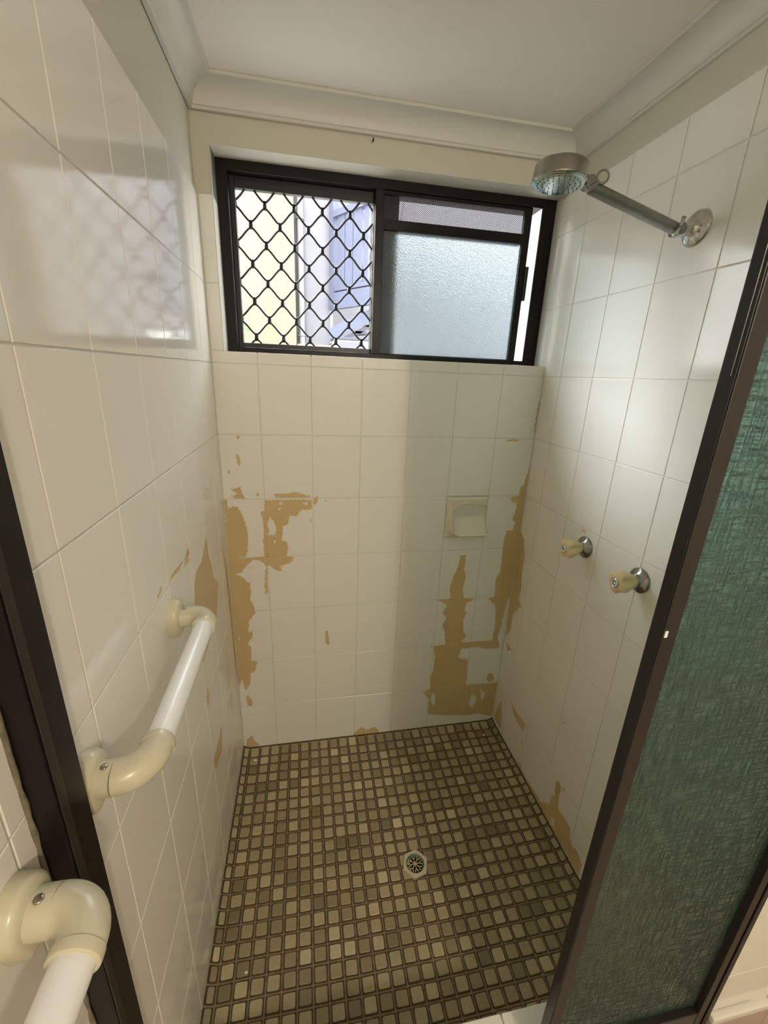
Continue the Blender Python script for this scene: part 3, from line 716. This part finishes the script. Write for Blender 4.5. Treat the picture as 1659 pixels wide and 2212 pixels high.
for rr, nn in ((.010, 6), (.019, 12), (.028, 18), (.037, 24)):
    for k in range(nn):
        a = 2 * math.pi * k / nn; c = hc + ax_ * .0026 + (e1 * math.cos(a) + e2 * math.sin(a)) * rr
        mb.tube([c, c + ax_ * .0014], .0009, 6)
o = mb.build('nozzles', 'ink', pl); o['kind'] = 'stuff'

# ------------------------------------------------------------------ soap dish
sd = empty('soap_dish', (.8008, 0, .956), 'cream ceramic soap dish scooped out of the peeling tiled wall', 'soap dish')
sx0, sx1, sz0, sz1 = .7256 + GAP, .876 - GAP, .8826, 1.0302
N = 48; vs, fs = [], []
def sm(e0, e1, x):
    t_ = min(1, max(0, (x - e0) / (e1 - e0))); return t_ * t_ * (3 - 2 * t_)
def dish(u, v):
    edge = min(u, 1 - u, v, 1 - v)
    plate_ = .005 * sm(-.01, .05, edge) + .012 * sm(.0, .30, 1 - abs(v - .45) * 1.4) * sm(0, .12, u) * sm(0, .02, 1 - u) * .5
    top = .84 - .30 * max(0, (.50 - u) / .42) ** 2.6 - .05 * max(0, (u - .55) / .45) ** 2
    left = .13 + .10 * max(0, (.30 - v) / .2) ** 2
    inside = sm(0, .05, top - v) * sm(0, .035, u - left) * sm(0, .02, .985 - u)
    f = min(1, max(0, (top - v) / (top - .14)))
    depth = .008 - .024 * sm(0, .12, f) + .062 * max(0, f) ** 1.9
    bottom = sm(.05, .115, v)
    lip = (.036 + .003 * math.sin(math.pi * u)) * sm(.03, .12, u - left + .06) * sm(0, .015, 1 - u) * sm(.03, .115, v) * (1 - sm(.13, .16, v)) * 0
    scoop = depth * bottom + plate_ * (1 - bottom)
    rimh = plate_ + .026 * (1 - sm(.0, .10, abs(u - left))) * sm(.05, .14, v) * (1 - sm(.15, .75, v))
    return max(-.0235, scoop * inside + rimh * (1 - inside))
for j in range(N + 1):
    for i in range(N + 1):
        u, v = i / N, j / N
        vs.append((sx0 + (sx1 - sx0) * u, -dish(u, v), sz0 + (sz1 - sz0) * v))
for j in range(N):
    for i in range(N): fs.append((j * (N + 1) + i, j * (N + 1) + i + 1, (j + 1) * (N + 1) + i + 1, (j + 1) * (N + 1) + i))
MB().add(vs, fs).build('dish', 'ceramic', sd, smooth=True)

# ------------------------------------------------------------------ taps
def tap(y, z, letter, spin, tilt, label):
    tp = empty('shower_tap', (W, y, z), label, 'tap', 'pair of taps on the white tiled wall')
    o = Vector((W, y, z)); ax = Vector((-1, -.05, .0)).normalized()
    MB().lathe([(0, .0305), (.003, .0305), (.006, .0285), (.011, .0195), (.0145, .0150), (.022, .0145), (.0225, .0100)], o, (-1, 0, 0), 40).build('flange', 'rose', tp, smooth=True)
    prof = [(.018, .0125), (.0185, .0150), (.023, .0165), (.030, .0185), (.038, .0225), (.046, .0258), (.054, .0278), (.060, .0280), (.064, .0262), (.0665, .0218), (.0675, .0150), (.0678, .0110)]
    env = [0, .0, .06, .20, .33, .42, .45, .40, .26, .12, .03, 0]
    def lob(i, a):
        return 1 - env[i] * max(0.0, (math.cos(4 * (a - spin)) + .25) / 1.25) ** 1.1
    MB().lathe(prof, o, ax, 96, lob).build('handle', 'tapcream', tp, smooth=True, label='cream scalloped handle')
    ring = MB().lathe([(.0660, .0095), (.0660, .0118), (.0705, .0114), (.0715, .0098), (.0705, .0085)], o, ax, 32).build('cap_ring', 'chrome', tp, angle=40)
    cap = MB().lathe([(.0670, .0092), (.0708, .0090), (.0712, .0080)], o, ax, 32).build('cap', 'cap', tp, label='white cap')
    cu = D.curves.new('letter', 'FONT'); cu.body = letter; cu.size = .0155; cu.align_x = 'CENTER'; cu.align_y = 'CENTER'; cu.extrude = .0002
    cu.offset = .0004
    cu.materials.append(M['ink'])
    tmp = D.objects.new('letter', cu); lm = D.meshes.new_from_object(tmp); D.objects.remove(tmp); lm.name = 'letter'
    lt = D.objects.new('letter', lm); COL.objects.link(lt); lt.parent = cap
    # face the letter along the axis
    zq = ax; xq = Vector((0, 0, 1)).cross(zq).normalized(); yq = zq.cross(xq)
    mt = Matrix((xq, yq, zq)).transposed().to_4x4() @ Matrix.Rotation(tilt, 4, 'Z')
    mt.translation = o + ax * .0713 - cap.matrix_basis.translation - tp.matrix_basis.translation
    lt.matrix_basis = mt
    return tp
tap(-.350, .982, 'H', R(14), R(-35), 'cream tap marked H, the one nearer the corner of the shower')
tap(-.5535, .984, 'C', R(30), R(-8), 'cream tap marked C, the one nearer the dark screen frame')

# ------------------------------------------------------------------ grab rails
def rail(ya, yb, z, label, xo=.065, rads=(.030, .033)):
    """ya: end nearer the window, yb: the other end"""
    g = empty('grab_rail', (0, (ya + yb) / 2, z), label, 'grab rail', 'white grab rails on the left wall')
    ends = []
    for y, d, rad in ((ya, -1, rads[0]), (yb, 1, rads[1])):
        # shield-shaped wall flange: round above, tapering to a flat foot
        out = [(.0285 * math.cos(R(a)), .004 + .031 * math.sin(R(a))) for a in range(-10, 191, 10)] + [(-.0165, -.034), (-.012, -.0375), (.012, -.0375), (.0165, -.034)]
        n = len(out); vs, fs = [], []
        for x, k in ((.0002, 1.0), (.011, .985), (.0155, .93), (.0178, .80)):
            vs += [(x, y + p * k, z + q * k) for p, q in out]
        for r in range(3):
            for c in range(n): fs.append((r * n + c, r * n + (c + 1) % n, (r + 1) * n + (c + 1) % n, (r + 1) * n + c))
        fs += [tuple(range(n))[::-1], tuple(3 * n + c for c in range(n))]
        MB().add(vs, fs).build('wall_flange', 'cream', g, angle=50)
        r = .0195
        pts = [(xo - rad + .0004, y, z)]
        for k in range(1, 13):
            a = R(7.5 * k); pts.append((xo - rad + rad * math.sin(a), y + d * (rad - rad * math.cos(a)), z))
        pts.append((xo, y + d * (rad + .009), z)); ends.append(y + d * (rad + .004))
        MB().tube([(.013, y, z), (xo - rad, y, z)], r, 28).build('socket', 'cream', g, angle=50)
        e = MB().tube(pts, r, 28).build('elbow', 'cream', g, angle=50)
        MB().lathe([(0, r - .001), (0, .0204), (.006, .0206), (.0085, .0200), (.0095, .0170)], (xo, y + d * (rad + .003), z), (0, d, 0), 28).build('collar', 'cream', e, angle=40)
        MB().lathe([(0, .0042), (.0012, .0040), (.0016, .002)], (.0245, y - .002, z + r - .0006), (.0, 0, 1), 14).build('screw', 'screw', e, smooth=True)
    MB().tube([(xo, ends[0], z), (xo, ends[1], z)], .0168, 32).build('tube', 'white', g, angle=50)
    return g
rail(-.568, -.905, .970, 'white and cream grab rail inside the shower, past the dark jamb')
rail(-1.030, -1.345, .968, 'white and cream grab rail outside the shower, before the dark jamb')

# ------------------------------------------------------------------ shower screen
YG = -.955
jb = empty('screen_jamb', (0, -.964, ZH), 'dark brown metal jamb upright on the left tiled wall between the two grab rails', 'jamb')
MB().bbox(.0005, .0245, -.986, -.943, ZH + .001, 1.86, .0015).build('upright', 'brown', jb)
MB().bbox(.0245, .0270, -.984, -.9745, ZH + .001, 1.86, .0008).build('fin', 'bronze', jb)
mb = MB(); pts = []; rr = []
for k in range(90):
    pts.append((.0015, -.9875 + random.uniform(-.0008, .0008), ZH + .01 + k * .0185)); rr.append(random.uniform(.0012, .0030))
mb.tube(pts, rr, 8).build('sealant_bead', 'caulk', jb, smooth=True, label='mouldy sealant bead')

ps = empty('shower_screen', (.83, YG, ZH), 'fixed green patterned glass panel in a dark brown frame beside the mosaic floor', 'shower screen')
MB().bbox(.649, .669, -.967, -.948, ZH + .012, 1.86, .001).build('stile', 'bronze', ps)
MB().bbox(.6480, .6495, -.9655, -.9500, ZH + .012, 1.86, .0005).build('stile_channel', 'black', ps, label='black side channel')
MB().bbox(.6476, .6484, -.9616, -.9608, 1.43, 1.86, .0002).build('seam', 'worn', ps, label='thin silver seam')
MB().bbox(.6505, .6545, -.9682, -.9668, 1.146, 1.1545, .0004).build('white_spot', 'white', ps, label='tiny white spot')  # tiny white spot set on the front of the stile
MB().bbox(.645, .665, -.967, -.948, ZH + .001, ZH + .012, .001).build('foot', 'bronze', ps)
MB().lathe([(0, .005), (.006, .0065), (.010, .0050)], (.640, -.957, ZH + .003), (0, 0, 1), 16).build('stop_button', 'brown', ps, smooth=True)
MB().bbox(.669, .985, -.966, -.948, ZH + .001, ZH + .060, .001).build('bottom_rail', 'bronze', ps)
MB().bbox(.669, .985, -.966, -.948, 1.835, 1.86, .001).build('top_rail', 'bronze', ps)
j2 = MB().bbox(.985, 1.0000, -.967, -.947, ZH + .001, 1.86, .001).build('wall_jamb', 'bronze', ps)
MB().bbox(1.0000, 1.0065, -.962, -.950, ZH + .001, 1.86, .0005).build('jamb_groove', 'black', j2)
MB().bbox(1.0065, W - .0003, -.967, -.947, ZH + .001, 1.86, .001).build('jamb_flange', 'bronze', j2)
MB().bbox(.667, .987, YG - .0020, YG + .0020, ZH + .058, 1.837, .0004).build('glass', 'green_glass', ps, label='green cross-hatched obscure glass')

# ------------------------------------------------------------------ outdoors
nb = empty('neighbouring_building', (-1.6, 4.0, 0), 'bright house wall of cracked stained yellow stucco', 'building')
MB().box(-3.5, .18, 4.0, 4.6, -.4, HB).build('stucco_wall', 'stucco', nb)
nb2 = empty('neighbouring_building', (.4, 4.3, 0), 'pale rendered house corner between the downpipe and the blue-grey balcony', 'building')
MB().box(.181, .60, 4.27, 4.8, -.4, HB).build('rendered_wall', 'render', nb2)
MB().box(.58, .612, 4.235, 4.269, -.4, HB).build('corner_strip', 'pvc', nb2)
nb3 = empty('neighbouring_building', (2.5, 5.0, 0), 'pale rendered house wall far behind the blue-grey balcony', 'building')
MB().box(.60, 5.5, 5.0, 5.3, -.4, HB).build('rendered_wall', 'render', nb3)
dp = empty('downpipe', (.245, 4.195, -.4), 'white downpipe in the corner of the neighbouring house', 'downpipe')
MB().tube([(.245, 4.195, -.4), (.245, 4.195, HB)], .034, 16).build('pipe', 'pvc', dp, smooth=True)
for z in (1.82, 3.02):
    MB().tube([(.245 + .042 * math.cos(R(a)), 4.195 + .042 * math.sin(R(a)), z) for a in range(180, 361, 15)] , .007, 8).tube([(.203, 4.195, z), (.203, 4.26, z)], .006, 8).tube([(.287, 4.195, z), (.287, 4.26, z)], .006, 8).build('clip', 'pvc', dp, smooth=True)
# balcony, running obliquely toward the viewer
BL = .78
bal = empty('balcony', (.61, 4.2, 2.2), 'blue-grey timber balcony with broad baluster boards on the neighbouring house', 'balcony', rotz=0)
ang = math.atan2(-.62, .39); dxy = Vector((math.cos(ang), math.sin(ang), 0)); nxy = Vector((-dxy.y, dxy.x, 0))
def bl(name, s0, s1, t0, t1, z0, z1, mat, parent=bal):
    vs = [Vector((.595, 4.2, 0)) + dxy * s + nxy * t_ + Vector((0, 0, z)) for s in (s0, s1) for t_ in (t0, t1) for z in (z0, z1)]
    return MB().add(vs, [(0, 1, 3, 2), (4, 6, 7, 5), (0, 4, 5, 1), (2, 3, 7, 6), (0, 2, 6, 4), (1, 5, 7, 3)]).build(name, mat, parent)
bl('post', 0, .075, -.035, .035, 2.15, 3.20, 'blue'); bl('top_rail', .075, BL, -.04, .04, 3.04, 3.10, 'blue'); bl('bottom_rail', .075, BL, -.02, .03, 2.31, 2.35, 'blue')
k = 0; s_ = .125
while s_ < BL - .1:
    wd = .13 if k % 4 < 3 else .075
    bl('baluster_board', s_, s_ + wd, -.010, .012, 2.35, 3.04, 'blue'); s_ += wd + (.012 if k % 4 < 2 else .045); k += 1
bl('fascia', -.02, BL, -.03, .02, 2.12, 2.29, 'blue'); bl('deck', -.02, BL, .02, .5, 2.25, 2.29, 'darkblue')
ll = MB()
for s0, w0, z0 in ((.04, .6, 3.12),):
    for q in range(8):
        for sg in (1, -1):
            a = Vector((.595, 4.2, 0)) + dxy * (s0 + q * .07) + nxy * .42
            p0 = a + Vector((0, 0, 2.4)); p1 = a + dxy * (.30 * sg) + Vector((0, 0, 3.6))
            ll.tube([p0, p1], .008, 5)
ll.build('lattice', 'lattice', bal)
st = empty('outdoor_staircase', (.8, 3.85, 0), 'blue-grey timber staircase climbing under the balcony', 'staircase')
def stringer(x0, z0, x1, z1, th, y0, y1, mat):
    v = [(x0, y, z) for y in (y0, y1) for z in (z0 - th, z0)] + [(x1, y, z) for y in (y0, y1) for z in (z1 - th, z1)]
    return MB().add(v, [(0, 1, 3, 2), (4, 6, 7, 5), (0, 4, 5, 1), (2, 3, 7, 6), (0, 2, 6, 4), (1, 5, 7, 3)]).build('stringer', mat, st)
stringer(.54, 1.88, 1.25, 2.56 - .33, .13, 3.80, 3.84, 'blue'); stringer(.54, 1.72, 1.25, 2.08, .05, 3.84, 3.88, 'darkblue')
for k in range(5): MB().box(.60 + .12 * k, .74 + .12 * k, 3.84, 4.15, 1.70 + .075 * k, 1.725 + .075 * k).build('tread', 'darkblue', st)
bin_ = empty('air_conditioner', (.78, 3.2, 1.3), 'grey box unit with a dark sloping lid below the outdoor staircase', 'unit')
MB().bbox(.545, 1.10, 3.05, 3.35, 1.0, 1.72, .01).build('case', 'concrete', bin_); MB().bbox(.53, 1.12, 3.03, 3.37, 1.72, 1.745, .006).build('lid', 'darkblue', bin_); MB().bbox(.60, .84, 3.045, 3.05, 1.64, 1.70, .002).build('vent_slot', 'lattice', bin_)
bw = empty('garden_wall', (.4, 3.0, 0), 'low red brick garden wall in front of the neighbouring house', 'wall')
MB().box(.205, .545, 3.005, 3.10, -.4, 1.655).build('core', 'concrete', bw)
for r in range(3):
    for c in range(4):
        x0 = .21 + c * .086 + (.0 if r % 2 else -.0)
        MB().bbox(x0, x0 + .078, 2.99, 3.02, 1.66 - .04 * r - .034 + .006, 1.66 - .04 * r, .003).build('brick', 'brick', bw)
sb = empty('shrub', (-.33, 3.3, 1.0), 'green leafy shrub against the stained yellow stucco', 'shrub')
MB().tube([(-.36, 3.35, 0), (-.34, 3.33, 1.0), (-.33, 3.3, 1.9)], [.02, .015, .006], 8).build('stem', 'darkblue', sb)
lf = MB(); rng = random.Random(3)
for k in range(260):
    a = rng.uniform(0, 6.28); q = rng.uniform(0, 1) ** .5 * .17; z = rng.uniform(1.2, 1.95); q *= (2.05 - z) ** .5
    c = Vector((-.36 + q * math.cos(a), 3.3 + q * math.sin(a) * .7, z)); d = Vector((rng.uniform(-1, 1), rng.uniform(-1, 1), rng.uniform(-.6, .6))).normalized()
    n_ = d.cross(Vector((rng.uniform(-1, 1), rng.uniform(-1, 1), 1))).normalized(); L = rng.uniform(.04, .08); up = d.cross(n_) * .006
    lf.add([c, c + d * L * .5 + n_ * L * .22 + up, c + d * L, c + d * L * .5 - n_ * L * .22 + up, c + d * L * .5], [(0, 1, 4), (1, 2, 4), (2, 3, 4), (3, 0, 4)])
o = lf.build('foliage', 'leaf', sb); o['kind'] = 'stuff'
gd = MB().box(-6, 8, .17, 12, -.6, -.4).build('ground', 'concrete', None); tag(gd, 'concrete ground outside the window', 'ground', kind='structure')
